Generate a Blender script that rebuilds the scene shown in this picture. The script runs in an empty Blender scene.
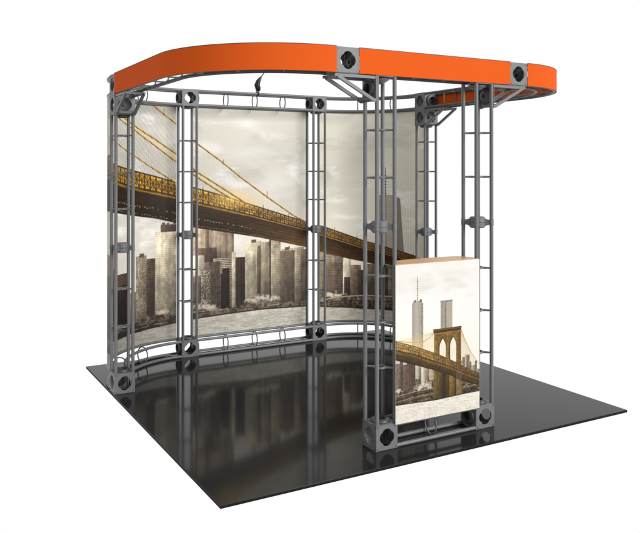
import bpy, bmesh, math, random
import numpy as np
from mathutils import Vector, Matrix

scene = bpy.context.scene
COL = scene.collection
PI = math.pi

# ------------------------------------------------------------------ camera, world, lights, exposure
CAM = Vector((-1.4303, -3.5517, 1.6992))
YAW, PITCH = math.radians(60.5574), math.radians(0.1255)
cd = bpy.data.cameras.new('camera')
cam = bpy.data.objects.new('camera', cd)
COL.objects.link(cam)
cam.location = CAM
cam.rotation_euler = (PI / 2 + PITCH, 0, YAW - PI / 2)
cd.sensor_width = 36
cd.lens = 42.391
cd.shift_y = -0.1567
cd.clip_start = 0.05
cd.clip_end = 200
scene.camera = cam

world = bpy.data.worlds.new('World')
scene.world = world
world.use_nodes = True
bg = world.node_tree.nodes['Background']
bg.inputs[0].default_value = (1, 1, 1, 1)
bg.inputs[1].default_value = 1.0

def lamp_sun(name, frm, strength, angle, color=(1, 1, 1)):
    l = bpy.data.lights.new(name, 'SUN')
    l.energy = strength
    l.angle = math.radians(angle)
    l.color = color
    o = bpy.data.objects.new(name, l)
    COL.objects.link(o)
    o.rotation_euler = Vector(frm).to_track_quat('Z', 'Y').to_euler()
    return o
lamp_sun('key_lamp', (0.50, -1.0, 0.42), 4.8, 34)

scene.view_settings.view_transform = 'Standard'
scene.view_settings.look = 'None'
scene.view_settings.gamma = 1
scene.view_settings.exposure = 0

# ------------------------------------------------------------------ helpers
def srgb(r, g, b):
    def f(c):
        c /= 255.0
        return c / 12.92 if c <= 0.04045 else ((c + 0.055) / 1.055) ** 2.4
    return (f(r), f(g), f(b), 1)

def new_mat(name):
    m = bpy.data.materials.new(name)
    m.use_nodes = True
    nt = m.node_tree
    return m, nt, nt.nodes['Principled BSDF']

def nd(nt, t, **kw):
    n = nt.nodes.new(t)
    for k, v in kw.items():
        setattr(n, k, v)
    return n

def simple_mat(name, c1, c2, scale=30, rough=0.4, metal=0.0, spec=0.5, bump=0.0, stretch=None, rvar=0.08):
    m, nt, p = new_mat(name)
    tc = nd(nt, 'ShaderNodeTexCoord')
    mp = nd(nt, 'ShaderNodeMapping')
    if stretch:
        mp.inputs['Scale'].default_value = stretch
    nz = nd(nt, 'ShaderNodeTexNoise')
    nz.inputs['Scale'].default_value = scale
    nz.inputs['Detail'].default_value = 6
    cr = nd(nt, 'ShaderNodeMix', data_type='RGBA')
    cr.inputs[6].default_value = c1
    cr.inputs[7].default_value = c2
    nt.links.new(tc.outputs['Object'], mp.inputs[0])
    nt.links.new(mp.outputs[0], nz.inputs['Vector'])
    nt.links.new(nz.outputs['Fac'], cr.inputs[0])
    nt.links.new(cr.outputs[2], p.inputs['Base Color'])
    mr = nd(nt, 'ShaderNodeMapRange')
    mr.inputs['To Min'].default_value = rough - rvar
    mr.inputs['To Max'].default_value = rough + rvar
    nt.links.new(nz.outputs['Fac'], mr.inputs[0])
    nt.links.new(mr.outputs[0], p.inputs['Roughness'])
    p.inputs['Metallic'].default_value = metal
    p.inputs['Specular IOR Level'].default_value = spec
    if bump:
        b = nd(nt, 'ShaderNodeBump')
        b.inputs['Strength'].default_value = bump
        b.inputs['Distance'].default_value = 0.002
        nt.links.new(nz.outputs['Fac'], b.inputs['Height'])
        nt.links.new(b.outputs[0], p.inputs['Normal'])
    return m

M_TUBE = simple_mat('silver_powder_coat', (0.080, 0.081, 0.083, 1), (0.108, 0.109, 0.111, 1), 60, 0.34, 0.0, 0.2, 0.05)
M_NODE = simple_mat('node_plate_grey', (0.08, 0.081, 0.083, 1), (0.11, 0.111, 0.113, 1), 45, 0.42, 0.0, 0.22, 0.05)
M_DARK = simple_mat('dark_flange_metal', (0.03, 0.0305, 0.0315, 1), (0.05, 0.051, 0.053, 1), 60, 0.4, 0.0, 0.25)
M_BOLT = simple_mat('bolt_steel', (0.03, 0.03, 0.032, 1), (0.05, 0.05, 0.05, 1), 60, 0.35, 0.2, 0.5)
M_BLACK = simple_mat('black_plastic', (0.004, 0.004, 0.004, 1), (0.009, 0.009, 0.009, 1), 80, 0.35, 0.0, 0.3)
M_WOOD = simple_mat('beech_laminate', srgb(150, 112, 72), srgb(190, 152, 106), 9, 0.35, 0.0, 0.3, 0.0, (1, 14, 1))
M_HEAD = simple_mat('header_rail_shaded_grey', (0.04, 0.038, 0.036, 1), (0.06, 0.057, 0.054, 1), 60, 0.42, 0.0, 0.2)  # tube grey darkened and warmed: header shade and orange bounce put into the colour
M_BACK = simple_mat('panel_backing', (0.35, 0.34, 0.32, 1), (0.42, 0.41, 0.39, 1), 40, 0.7)

# orange fabric with a fine weave
M_ORANGE, nt, p = new_mat('orange_fabric')
tc = nd(nt, 'ShaderNodeTexCoord'); nz = nd(nt, 'ShaderNodeTexNoise'); wv = nd(nt, 'ShaderNodeTexNoise')
nz.inputs['Scale'].default_value = 3.0; wv.inputs['Scale'].default_value = 420
mx = nd(nt, 'ShaderNodeMix', data_type='RGBA')
mx.inputs[6].default_value = (0.385, 0.055, 0.006, 1); mx.inputs[7].default_value = (0.42, 0.062, 0.0075, 1)
nt.links.new(tc.outputs['Object'], nz.inputs['Vector']); nt.links.new(tc.outputs['Object'], wv.inputs['Vector'])
nt.links.new(nz.outputs['Fac'], mx.inputs[0]); nt.links.new(mx.outputs[2], p.inputs['Base Color'])
bp = nd(nt, 'ShaderNodeBump'); bp.inputs['Strength'].default_value = 0.15; bp.inputs['Distance'].default_value = 0.001
nt.links.new(wv.outputs['Fac'], bp.inputs['Height']); nt.links.new(bp.outputs[0], p.inputs['Normal'])
p.inputs['Roughness'].default_value = 0.8; p.inputs['Specular IOR Level'].default_value = 0.04

# glossy dark deck
M_FLOOR, nt, p = new_mat('glossy_dark_floor')
tc = nd(nt, 'ShaderNodeTexCoord'); nz = nd(nt, 'ShaderNodeTexNoise'); nz.inputs['Scale'].default_value = 1.7; nz.inputs['Detail'].default_value = 5
mx = nd(nt, 'ShaderNodeMix', data_type='RGBA')
mx.inputs[6].default_value = (0.0125, 0.0125, 0.0125, 1); mx.inputs[7].default_value = (0.0155, 0.0155, 0.0155, 1)
nt.links.new(tc.outputs['Object'], nz.inputs['Vector']); nt.links.new(nz.outputs['Fac'], mx.inputs[0]); nt.links.new(mx.outputs[2], p.inputs['Base Color'])
mr = nd(nt, 'ShaderNodeMapRange'); mr.inputs['To Min'].default_value = 0.07; mr.inputs['To Max'].default_value = 0.10
nt.links.new(nz.outputs['Fac'], mr.inputs[0]); nt.links.new(mr.outputs[0], p.inputs['Roughness'])
p.inputs['IOR'].default_value = 1.19
M_EDGE = simple_mat('black_edge_band', (0.003, 0.003, 0.003, 1), (0.005, 0.005, 0.005, 1), 30, 0.6, 0.0, 0.08)

def link(o, parent=None):
    COL.objects.link(o)
    if parent is not None:
        o.parent = parent
    return o

def mesh_obj(name, bm, mat, parent=None, smooth=True):
    me = bpy.data.meshes.new(name)
    bmesh.ops.recalc_face_normals(bm, faces=bm.faces)
    bm.to_mesh(me)
    bm.free()
    for m in (mat if isinstance(mat, (list, tuple)) else [mat]):
        me.materials.append(m)
    if smooth:
        for pl in me.polygons:
            pl.use_smooth = True
        try:
            me.set_sharp_from_angle(angle=math.radians(35))
        except Exception:
            pass
    return link(bpy.data.objects.new(name, me), parent)

def thing(name, label, cat, loc=(0, 0, 0), rz=0.0, group=None):
    o = bpy.data.objects.new(name, None)
    o.empty_display_size = 0.1
    o.location = loc
    o.rotation_euler = (0, 0, rz)
    COL.objects.link(o)
    o['label'] = label
    o['category'] = cat
    if group:
        o['group'] = group
    return o

def tube(bm, pts, r, seg=12, caps=True):
    pts = [Vector(q) for q in pts]
    n = len(pts)
    rings = []
    ref = None
    for i in range(n):
        t = (pts[min(i + 1, n - 1)] - pts[max(i - 1, 0)]).normalized()
        if ref is None:
            ref = Vector((0, 0, 1)) if abs(t.z) < 0.9 else Vector((1, 0, 0))
        a = t.cross(ref).normalized()
        b = a.cross(t).normalized()
        ref = b
        rr = r[i] if isinstance(r, (list, tuple)) else r
        rings.append([bm.verts.new(pts[i] + (a * math.cos(2 * PI * k / seg) + b * math.sin(2 * PI * k / seg)) * rr) for k in range(seg)])
    for i in range(n - 1):
        for k in range(seg):
            bm.faces.new((rings[i][k], rings[i][(k + 1) % seg], rings[i + 1][(k + 1) % seg], rings[i + 1][k]))
    if caps:
        bm.faces.new(rings[0])
        bm.faces.new(rings[-1])

def torus(bm, c, axis, R, r, seg=32, sec=8):
    c = Vector(c); ax = Vector(axis).normalized()
    a = ax.orthogonal().normalized(); b = ax.cross(a)
    vs = []
    for i in range(seg):
        d = a * math.cos(2 * PI * i / seg) + b * math.sin(2 * PI * i / seg)
        vs.append([bm.verts.new(c + d * (R + r * math.cos(2 * PI * j / sec)) + ax * r * math.sin(2 * PI * j / sec)) for j in range(sec)])
    for i in range(seg):
        for j in range(sec):
            bm.faces.new((vs[i][j], vs[(i + 1) % seg][j], vs[(i + 1) % seg][(j + 1) % sec], vs[i][(j + 1) % sec]))

def lathe(bm, c, axis, prof, seg=32):
    """prof: list of (radius, height along axis); closed loop when the last point repeats the first"""
    c = Vector(c); ax = Vector(axis).normalized()
    a = ax.orthogonal().normalized(); b = ax.cross(a)
    rows = []
    for (rr, h) in prof:
        if rr < 1e-6:
            rows.append([bm.verts.new(c + ax * h)])
        else:
            rows.append([bm.verts.new(c + ax * h + (a * math.cos(2 * PI * i / seg) + b * math.sin(2 * PI * i / seg)) * rr) for i in range(seg)])
    for q in range(len(rows) - 1):
        A, B = rows[q], rows[q + 1]
        for i in range(seg):
            j = (i + 1) % seg
            if len(A) == 1 and len(B) > 1:
                bm.faces.new((A[0], B[i], B[j]))
            elif len(B) == 1 and len(A) > 1:
                bm.faces.new((A[i], A[j], B[0]))
            elif len(A) > 1:
                bm.faces.new((A[i], A[j], B[j], B[i]))

def box(bm, x0, x1, y0, y1, z0, z1, M=None):
    v = [bm.verts.new((x, y, z)) for x in (x0, x1) for y in (y0, y1) for z in (z0, z1)]
    if M is not None:
        for q in v:
            q.co = M @ q.co
    for f in ((0, 1, 3, 2), (4, 6, 7, 5), (0, 4, 5, 1), (2, 3, 7, 6), (0, 2, 6, 4), (1, 5, 7, 3)):
        bm.faces.new([v[i] for i in f])

def bar(bm, p, q, w, h, up=(0, 0, 1)):
    p, q = Vector(p), Vector(q)
    t = (q - p)
    L = t.length
    t.normalize()
    s = t.cross(Vector(up)).normalized()
    u = s.cross(t)
    M = Matrix((t, s, u)).transposed().to_4x4()
    M.translation = p
    box(bm, 0, L, -w / 2, w / 2, -h / 2, h / 2, M)

# ------------------------------------------------------------------ measures
C = 0.154            # node cube side
RR = 0.0124          # rail radius
RO = C / 2 - RR      # rail offset from a truss axis
ZT = 2.254           # tower height
HZ = ZT + C / 2      # header axis height

# ------------------------------------------------------------------ node box
def plate(bm, c, n, half, th=0.004, hole=0.047, lobes=0.17, N=64):
    """square plate with a quatrefoil hole, centred c, outward normal n"""
    c = Vector(c); n = Vector(n)
    a = Vector((0, 0, 1)) if abs(n.z) < 0.5 else Vector((1, 0, 0))
    b = n.cross(a)
    L = []
    for i in range(N):
        t = 2 * PI * i / N
        ct, st = math.cos(t), math.sin(t)
        k = half / max(abs(ct), abs(st))
        r = hole * (1 + lobes * abs(math.cos(2 * t)) ** 0.55 - 0.05)
        o = (a * ct + b * st)
        L.append([bm.verts.new(c + o * k), bm.verts.new(c + o * r), bm.verts.new(c + o * r - n * th), bm.verts.new(c + o * k - n * th)])
    for i in range(N):
        A, B = L[i], L[(i + 1) % N]
        for q in range(4):
            bm.faces.new((A[q], B[q], B[(q + 1) % 4], A[(q + 1) % 4]))

_bolt = []
def bolt_mesh():
    if not _bolt:
        bm = bmesh.new()
        tube(bm, [(0, 0, 0), (0, 0, 0.0025)], 0.0042, 6)
        me = bpy.data.meshes.new('bolt')
        bmesh.ops.recalc_face_normals(bm, faces=bm.faces)
        bm.to_mesh(me); bm.free()
        me.materials.append(M_BOLT)
        _bolt.append(me)
    return _bolt[0]

DIR = {'+x': (1, 0, 0), '-x': (-1, 0, 0), '+y': (0, 1, 0), '-y': (0, -1, 0), '+z': (0, 0, 1), '-z': (0, 0, -1)}
def node_box(parent, c, caps=(), openf=(), nobulge=()):
    """cube node: plates with lobed holes; caps = faces where another truss bolts on"""
    c = Vector(c)
    h = C / 2
    bm = bmesh.new()
    for k, n in DIR.items():
        if k in openf:
            continue
        half = h if abs(n[0]) > 0.5 else (h - 0.0041)
        n_ = Vector(n)
        if k in ('+z', '-z'):
            half = h - 0.0045
        plate(bm, c + n_ * h, n_, half)
    # corner posts inside the box
    for sx in (-1, 1):
        for sy in (-1, 1):
            tube(bm, [c + Vector((sx * (h - 0.013), sy * (h - 0.013), -h + 0.0045)), c + Vector((sx * (h - 0.013), sy * (h - 0.013), h - 0.0045))], 0.008, 8)
    nb = mesh_obj('node_box', bm, M_NODE, parent)
    for k, n in DIR.items():
        if k in openf or k in ('+z', '-z'):
            continue
        n_ = Vector(n)
        a = Vector((0, 0, 1)); b = n_.cross(a)
        for s in (-1, 1):
            for t in (-1, 1):
                o = bpy.data.objects.new('bolt', bolt_mesh())
                o.location = c + n_ * (h + 0.0002) + a * s * 0.064 + b * t * 0.064
                o.rotation_euler = n_.to_track_quat('Z', 'Y').to_euler()
                link(o, nb)
    for k in caps:
        n_ = Vector(DIR[k])
        b2 = bmesh.new()
        # dished hub bolted inside the hole, with a bored boss
        lathe(b2, c + n_ * (h - 0.0045), n_, [(0.056, 0), (0.056, -0.005), (0.034, -0.020), (0.013, -0.020), (0.013, -0.008), (0, -0.008)], 32)
        if k not in nobulge:
          lathe(b2, c + n_ * (h + 0.0003), n_, [(0.057, 0), (0.060, 0.004), (0.057, 0.013), (0.046, 0.019), (0.036, 0.019), (0.034, 0.0), (0.057, 0)], 36)
        mesh_obj('flange', b2, M_DARK, nb)
    return nb

# ------------------------------------------------------------------ towers
def ring_part(parent, c, axis, lat=0.058, vert=0.070, name='ring', ex=1.0):
    """oval spacer ring standing across a horizontal truss"""
    ax = Vector(axis).normalized()
    sd = ax.cross(Vector((0, 0, 1))).normalized()
    c = Vector(c)
    se = lambda v: math.copysign(abs(v) ** ex, v)
    P = [c + sd * lat * se(math.cos(2 * PI * i / 36)) + Vector((0, 0, 1)) * vert * se(math.sin(2 * PI * i / 36)) for i in range(37)]
    bm = bmesh.new()
    tube(bm, P, 0.0054, 8, caps=False)
    bmesh.ops.remove_doubles(bm, verts=bm.verts, dist=1e-5)
    return mesh_obj(name, bm, M_TUBE, parent)

def cross_brace(parent, z):
    """four spokes from the rails to a small hub ring"""
    bm = bmesh.new()
    torus(bm, (0, 0, z), (0, 0, 1), 0.034, 0.0068, 24, 8)
    for sx in (-1, 1):
        for sy in (-1, 1):
            tube(bm, [(sx * 0.022, sy * 0.022, z), (sx * RO, sy * RO, z)], [0.0080, 0.0056], 8)
    return mesh_obj('cross_brace', bm, M_TUBE, parent)

RZ_BACK = [0.34, 0.49, 0.78, 1.385, 1.665, 1.945]
def tower(x, y, label, kind, rz=0.0, zc=1.092, rings=(0.49, 0.78, 1.385, 1.665, 1.945)):
    t = thing('truss_tower', label, 'truss tower', (x, y, 0), rz, 'upright truss towers of the booth')
    ztop = ZT - (C if kind in ('corner',) else 0)
    for sx in (-1, 1):
        for sy in (-1, 1):
            bm = bmesh.new()
            tube(bm, [(sx * RO, sy * RO, C + 0.0005), (sx * RO, sy * RO, (ZT if kind == 'front' else ztop) - 0.0005)], RR, 14)
            mesh_obj('rail', bm, M_TUBE, t)
    for z in rings:
        cross_brace(t, z)
    # mid-height coupler: two stacked hubs with four clamps, bolted face to face
    bm = bmesh.new()
    lathe(bm, (0, 0, zc), (0, 0, 1), [(0, -0.037), (0.044, -0.037), (0.051, -0.030), (0.052, -0.0018), (0.048, 0), (0.052, 0.0018), (0.051, 0.030), (0.044, 0.037), (0, 0.037)], 28)
    for a_ in range(4):
        # concave radial fins from the hub to the rails
        M = Matrix.Rotation(a_ * PI / 2 + PI / 4, 4, 'Z')
        N = 8
        f0, f1 = [], []
        for i in range(N + 1):
            u = i / N
            hh = 0.015 + 0.020 * (1 - u) ** 2.2
            x = 0.036 + (RO * 1.4142 - 0.036) * u
            f0.append([bm.verts.new(M @ Vector((x, .006, zc - hh))), bm.verts.new(M @ Vector((x, .006, zc + hh)))])
            f1.append([bm.verts.new(M @ Vector((x, -.006, zc - hh))), bm.verts.new(M @ Vector((x, -.006, zc + hh)))])
        for i in range(N):
            bm.faces.new((f0[i][0], f0[i + 1][0], f0[i + 1][1], f0[i][1])); bm.faces.new((f1[i][0], f1[i][1], f1[i + 1][1], f1[i + 1][0]))
            bm.faces.new((f0[i][1], f0[i + 1][1], f1[i + 1][1], f1[i][1])); bm.faces.new((f0[i][0], f1[i][0], f1[i + 1][0], f0[i + 1][0]))
        bm.faces.new((f0[0][0], f0[0][1], f1[0][1], f1[0][0])); bm.faces.new((f0[-1][0], f1[-1][0], f1[-1][1], f0[-1][1]))
    for sx in (-1, 1):
        for sy in (-1, 1):
            lathe(bm, (sx * RO, sy * RO, zc), (0, 0, 1), [(RR + 0.0002, -0.022), (0.0142, -0.020), (0.0142, -0.0015), (0.013, 0), (0.0142, 0.0015), (0.0142, 0.020), (RR + 0.0002, 0.022)], 16)
    mesh_obj('coupler', bm, M_NODE, t)
    return t

def place_nodes(t, base_caps, kind, top_caps=(), head_caps=(), side=None):
    node_box(t, (0, 0, C / 2), base_caps)
    if kind == 'front':
        node_box(t, (0, 0, ZT - C / 2), (side,), openf=('+y', '-y', '-z', '+x' if side == '-x' else '-x'))
        bm = bmesh.new()   # dished top hub under the header
        lathe(bm, (0, 0, ZT - 0.012), (0, 0, 1), [(0.02, -0.030), (0.055, -0.008), (0.060, 0.0), (0.02, 0.0), (0.02, -0.030)], 28)
        mesh_obj('hub', bm, M_NODE, t)
    elif kind == 'wall':
        node_box(t, (0, 0, ZT + C / 2), top_caps)
    else:
        node_box(t, (0, 0, ZT - C / 2), top_caps, (), ('-y', '-x'))
        node_box(t, (0, 0, ZT + C / 2 + 0.0003), head_caps, (), ('-x',))

T1 = (0.081, 2.192); T2 = (0.883, 2.992); T3 = (2.218, 2.992); T4 = (2.969, 2.188)
F1 = (1.153, 0.281); F2 = (1.929, 0.281)
t = tower(*T1, 'grey truss tower at the left corner, holding up the left end of the orange header', 'corner')
place_nodes(t, ('+z', '+y'), 'corner', ('-y', '-z'), ('+y', '-y'))
t = tower(*T2, 'grey truss tower between the left curved picture panel and the wide middle panel', 'wall')
place_nodes(t, ('+z', '+x', '-x'), 'wall', ('-z', '+x', '-x'))
t = tower(*T3, 'grey truss tower between the wide middle picture panel and the right curved panel', 'wall')
place_nodes(t, ('+z', '+x', '-x'), 'wall', ('-z', '+x', '-x'))
t = tower(*T4, 'grey truss tower at the far right end of the picture wall, behind the counter', 'corner')
place_nodes(t, ('+z', '+y'), 'corner', ('-y', '-z', '-x'), ('+y', '-y', '-x'))
FR = (0.483, 0.76, 1.04, 1.64, 1.93)
t = tower(*F1, 'front truss tower on the left side of the picture counter', 'front', 0, 1.34, FR)
place_nodes(t, ('+z', '+x'), 'front', side='-x')
t = tower(*F2, 'front truss tower on the right side of the picture counter', 'front', 0, 1.34, FR)
place_nodes(t, ('+z', '-x'), 'front', side='+x')

# ------------------------------------------------------------------ ladder trusses along a plan path
def arc(cx, cy, a, b, t0, t1, n=36):
    return [(cx + a * math.cos(t0 + (t1 - t0) * i / n), cy + b * math.sin(t0 + (t1 - t0) * i / n)) for i in range(n + 1)]

def offset(path, d):
    out = []
    n = len(path)
    for i in range(n):
        x0, y0 = path[max(i - 1, 0)]; x1, y1 = path[min(i + 1, n - 1)]
        tx, ty = x1 - x0, y1 - y0
        L = math.hypot(tx, ty)
        out.append((path[i][0] + ty / L * d, path[i][1] - tx / L * d))
    return out

def ladder(parent, path, zc, nr, rail_mat=None, ends=(0.0, 1.0)):
    rail_mat = rail_mat or M_TUBE
    for d in (-RO, RO):
        P = offset(path, d)
        for dz in (-RO, RO):
            bm = bmesh.new()
            tube(bm, [(x, y, zc + dz) for x, y in P], RR, 12)
            mesh_obj('rail', bm, rail_mat, parent)
    S = [0]
    for i in range(1, len(path)):
        S.append(S[-1] + math.hypot(path[i][0] - path[i - 1][0], path[i][1] - path[i - 1][1]))
    for k in range(nr):
        s = S[-1] * (k + 1) / (nr + 1)
        i = max(j for j in range(len(S) - 1) if S[j] <= s)
        f = (s - S[i]) / (S[i + 1] - S[i])
        x = path[i][0] + f * (path[i + 1][0] - path[i][0]); y = path[i][1] + f * (path[i + 1][1] - path[i][1])
        ring_part(parent, (x, y, zc), (path[i + 1][0] - path[i][0], path[i + 1][1] - path[i][1], 0), 0.058 if rail_mat is M_TUBE else 0.066, 0.070 if rail_mat is M_TUBE else 0.066, 'ring', 1.0 if rail_mat is M_TUBE else 0.45)

h = C / 2
G1 = 0.0005
path_l = arc(T2[0] - h - G1, T1[1] + h, T2[0] - h - T1[0], T2[1] - T1[1] - h, PI, PI / 2)
path_m = [(T2[0] + h + G1, T2[1]), (T3[0] - h - G1, T3[1])]
path_r = arc(T3[0] + h + G1, T4[1] + h, T4[0] - T3[0] - h, T3[1] - T4[1] - h, PI / 2, 0)
for nm, pth, n in (('left curved', path_l, 2), ('straight middle', path_m, 3), ('right curved', path_r, 2)):
    for zc, w in ((C / 2, 'floor level'), (HZ, 'top')):
        where = 'lying on the dark floor under' if zc < 1 else 'running along the top of'
        g = thing('wall_truss', '%s grey truss %s the picture wall' % (nm, where), 'truss', (0, 0, 0), 0, 'horizontal trusses of the picture wall')
        ladder(g, pth, zc, n)
g = thing('base_truss', 'short grey truss on the floor below the picture counter', 'truss')
ladder(g, [(F1[0] + h + G1, F1[1]), (F2[0] - h - G1, F2[1])], C / 2, 1)

# ------------------------------------------------------------------ header
hd = thing('header_truss', 'U shaped overhead truss wrapped in orange fabric along its outside', 'header')
FY = 0.287
HX1, HX2 = (0.805, 0.959), (2.153, 2.307)
XL, XR = 0.081, 2.967
yl = T1[1] - h - G1
yr = T4[1] - h - G1
hp_l = [(XL, yl), (XL, 1.6)] + arc(HX1[0] - G1, 1.01, HX1[0] - XL, 1.01 - FY, PI, 1.5 * PI)
hp_m = [(HX1[1] + G1, FY), (HX2[0] - G1, FY)]
hp_r = arc(HX2[1] + G1, 1.01, XR - HX2[1], 1.01 - FY, 1.5 * PI, 2 * PI) + [(XR, 1.6), (XR, yr)]
ladder(hd, hp_l, HZ, 7, M_HEAD)
ladder(hd, hp_m, HZ, 4, M_HEAD)
ladder(hd, hp_r, HZ, 7, M_HEAD)
node_box(hd, ((HX1[0] + HX1[1]) / 2, FY, HZ), ('+x', '-x'))
node_box(hd, ((HX2[0] + HX2[1]) / 2, FY, HZ), ('+x', '-x'))
def band(path, d, z0, z1, th=0.003):
    A, B = offset(path, d), offset(path, d + th)
    bm = bmesh.new()
    rows = []
    for (x0, y0), (x1, y1) in zip(A, B):
        rows.append([bm.verts.new((x0, y0, z0)), bm.verts.new((x0, y0, z1)), bm.verts.new((x1, y1, z1)), bm.verts.new((x1, y1, z0))])
    for i in range(len(rows) - 1):
        for q in range(4):
            bm.faces.new((rows[i][q], rows[i + 1][q], rows[i + 1][(q + 1) % 4], rows[i][(q + 1) % 4]))
    bm.faces.new(rows[0]); bm.faces.new(rows[-1])
    return bm
for pth in (hp_l, hp_m, hp_r):
    ins = list(pth)
    fb = mesh_obj('fabric_band', band(ins, RO + RR + 0.001, ZT + 0.002, ZT + C - 0.001), M_ORANGE, hd)
    mesh_obj('edge_strip', band(ins, RO + RR - 0.001, ZT + C - 0.0005, ZT + C + 0.003, 0.006), M_DARK, fb)

# ------------------------------------------------------------------ braces under the header
def brace(label, loc, rz, L=0.27, D=0.154):
    """local frame: x points away from the tower, y across; origin at tower face corner, header underside"""
    g = thing('corner_brace', label, 'brace', loc, rz, 'slanted braces under the orange header')
    for y in (0.010, C - 0.010):
        bm = bmesh.new()
        bar(bm, (0.012, y, -D + 0.006), (L, y, -0.016), 0.018, 0.019)
        bar(bm, (-0.002, y, -D + 0.006), (0.018, y, -D + 0.006), 0.0184, 0.0194)
        mesh_obj('diagonal_arm', bm, M_TUBE, g)
        bm = bmesh.new()
        bar(bm, (0.001, y, -0.012), (L + 0.02, y, -0.012), 0.0136, 0.017)
        mesh_obj('top_arm', bm, M_TUBE, g)
    bm = bmesh.new()
    bar(bm, (L, 0.018, -0.0125), (L, C - 0.018, -0.0125), 0.017, 0.0165)
    bar(bm, (0.03, 0.0175, -D + 0.018), (0.03, C - 0.0175, -D + 0.018), 0.012, 0.014)
    mesh_obj('cross_bar', bm, M_TUBE, g)
    return g
z = ZT - 0.001
brace('slanted brace reaching left from the left front tower to the header', (F1[0] - h - 0.002, F1[1] + h, z), PI, 0.262)
brace('slanted brace reaching right from the right front tower to the header', (F2[0] + h + 0.002, F2[1] - h, z), 0, 0.262)
brace('dark slanted brace under the left end of the orange header', (T1[0] - h, T1[1] - h - 0.002, z), -PI / 2, 0.262)
brace('dark slanted brace under the far right end of the orange header', (T4[0] - h, T4[1] - h - 0.002, z), -PI / 2, 0.262)

# ------------------------------------------------------------------ printed artwork, painted into arrays in memory
rng = np.random.default_rng(7)
class Art:
    def __init__(s, w, hgt, ppm, x0=0.0, z0=0.0):
        s.W, s.H = int(w * ppm), int(hgt * ppm)
        s.p, s.x0, s.z0 = ppm, x0, z0
        s.a = np.zeros((s.H, s.W, 3), np.float32)
        s.m = np.zeros((s.H, s.W), bool)
        ys, xs = np.mgrid[0:s.H, 0:s.W].astype(np.float32)
        s.X = x0 + xs / ppm
        s.Z = z0 + ys / ppm
    def box(s, x0, x1, z0, z1):
        i0 = max(0, int((x0 - s.x0) * s.p)); i1 = min(s.W, int((x1 - s.x0) * s.p) + 2)
        j0 = max(0, int((z0 - s.z0) * s.p)); j1 = min(s.H, int((z1 - s.z0) * s.p) + 2)
        return (slice(j0, max(j0, j1)), slice(i0, max(i0, i1)))
    def inside(s, pts):
        xs = [q[0] for q in pts]; zs = [q[1] for q in pts]
        sl = s.box(min(xs), max(xs), min(zs), max(zs))
        X, Z = s.X[sl], s.Z[sl]
        m = np.zeros(X.shape, bool)
        n = len(pts)
        for i in range(n):
            (xa, za), (xb, zb) = pts[i], pts[(i + 1) % n]
            if za == zb:
                continue
            c = ((za > Z) != (zb > Z)) & (X < (xb - xa) * (Z - za) / (zb - za) + xa)
            m ^= c
        return sl, m
    def poly(s, pts, col, al=1.0):
        sl, m = s.inside(pts)
        a = s.a[sl]
        a[m] = a[m] * (1 - al) + np.array(col, np.float32) * al
    def rect(s, x0, x1, z0, z1, col, al=1.0):
        s.poly([(x0, z0), (x1, z0), (x1, z1), (x0, z1)], col, al)
    def line(s, pts, w, col, al=1.0):
        for (xa, za), (xb, zb) in zip(pts[:-1], pts[1:]):
            sl = s.box(min(xa, xb) - w, max(xa, xb) + w, min(za, zb) - w, max(za, zb) + w)
            X, Z = s.X[sl], s.Z[sl]
            dx, dz = xb - xa, zb - za
            L2 = dx * dx + dz * dz + 1e-12
            t = np.clip(((X - xa) * dx + (Z - za) * dz) / L2, 0, 1)
            d = np.hypot(X - xa - t * dx, Z - za - t * dz)
            k = (np.clip((w / 2 - d) * s.p + 0.5, 0, 1) * al)[..., None]
            a = s.a[sl]
            a[...] = a * (1 - k) + np.array(col, np.float32) * k
    def blob(s, cx, cz, rx, rz_, col, al):
        sl = s.box(cx - 2.5 * rx, cx + 2.5 * rx, cz - 2.5 * rz_, cz + 2.5 * rz_)
        X, Z = s.X[sl], s.Z[sl]
        k = (np.exp(-(((X - cx) / rx) ** 2 + ((Z - cz) / rz_) ** 2)) * al)[..., None]
        a = s.a[sl]
        a[...] = a * (1 - k) + np.array(col, np.float32) * k

def vnoise(X, Z, fx, fz, seed):
    r = np.random.default_rng(seed).random((257, 257), dtype=np.float32)
    x = X * fx; z_ = Z * fz
    xi = np.floor(x).astype(int); zi = np.floor(z_).astype(int)
    u = x - xi; v = z_ - zi
    u = u * u * (3 - 2 * u); v = v * v * (3 - 2 * v)
    g = lambda i, j: r[(zi + j) % 257, (xi + i) % 257]
    return (g(0, 0) * (1 - u) + g(1, 0) * u) * (1 - v) + (g(0, 1) * (1 - u) + g(1, 1) * u) * v
def fbm(X, Z, fx, fz, seed, o=5):
    s = 0; amp = 1; tot = 0
    for k in range(o):
        s = s + amp * vnoise(X, Z, fx * 2 ** k, fz * 2 ** k, seed + k); tot += amp; amp *= 0.55
    return s / tot

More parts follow.
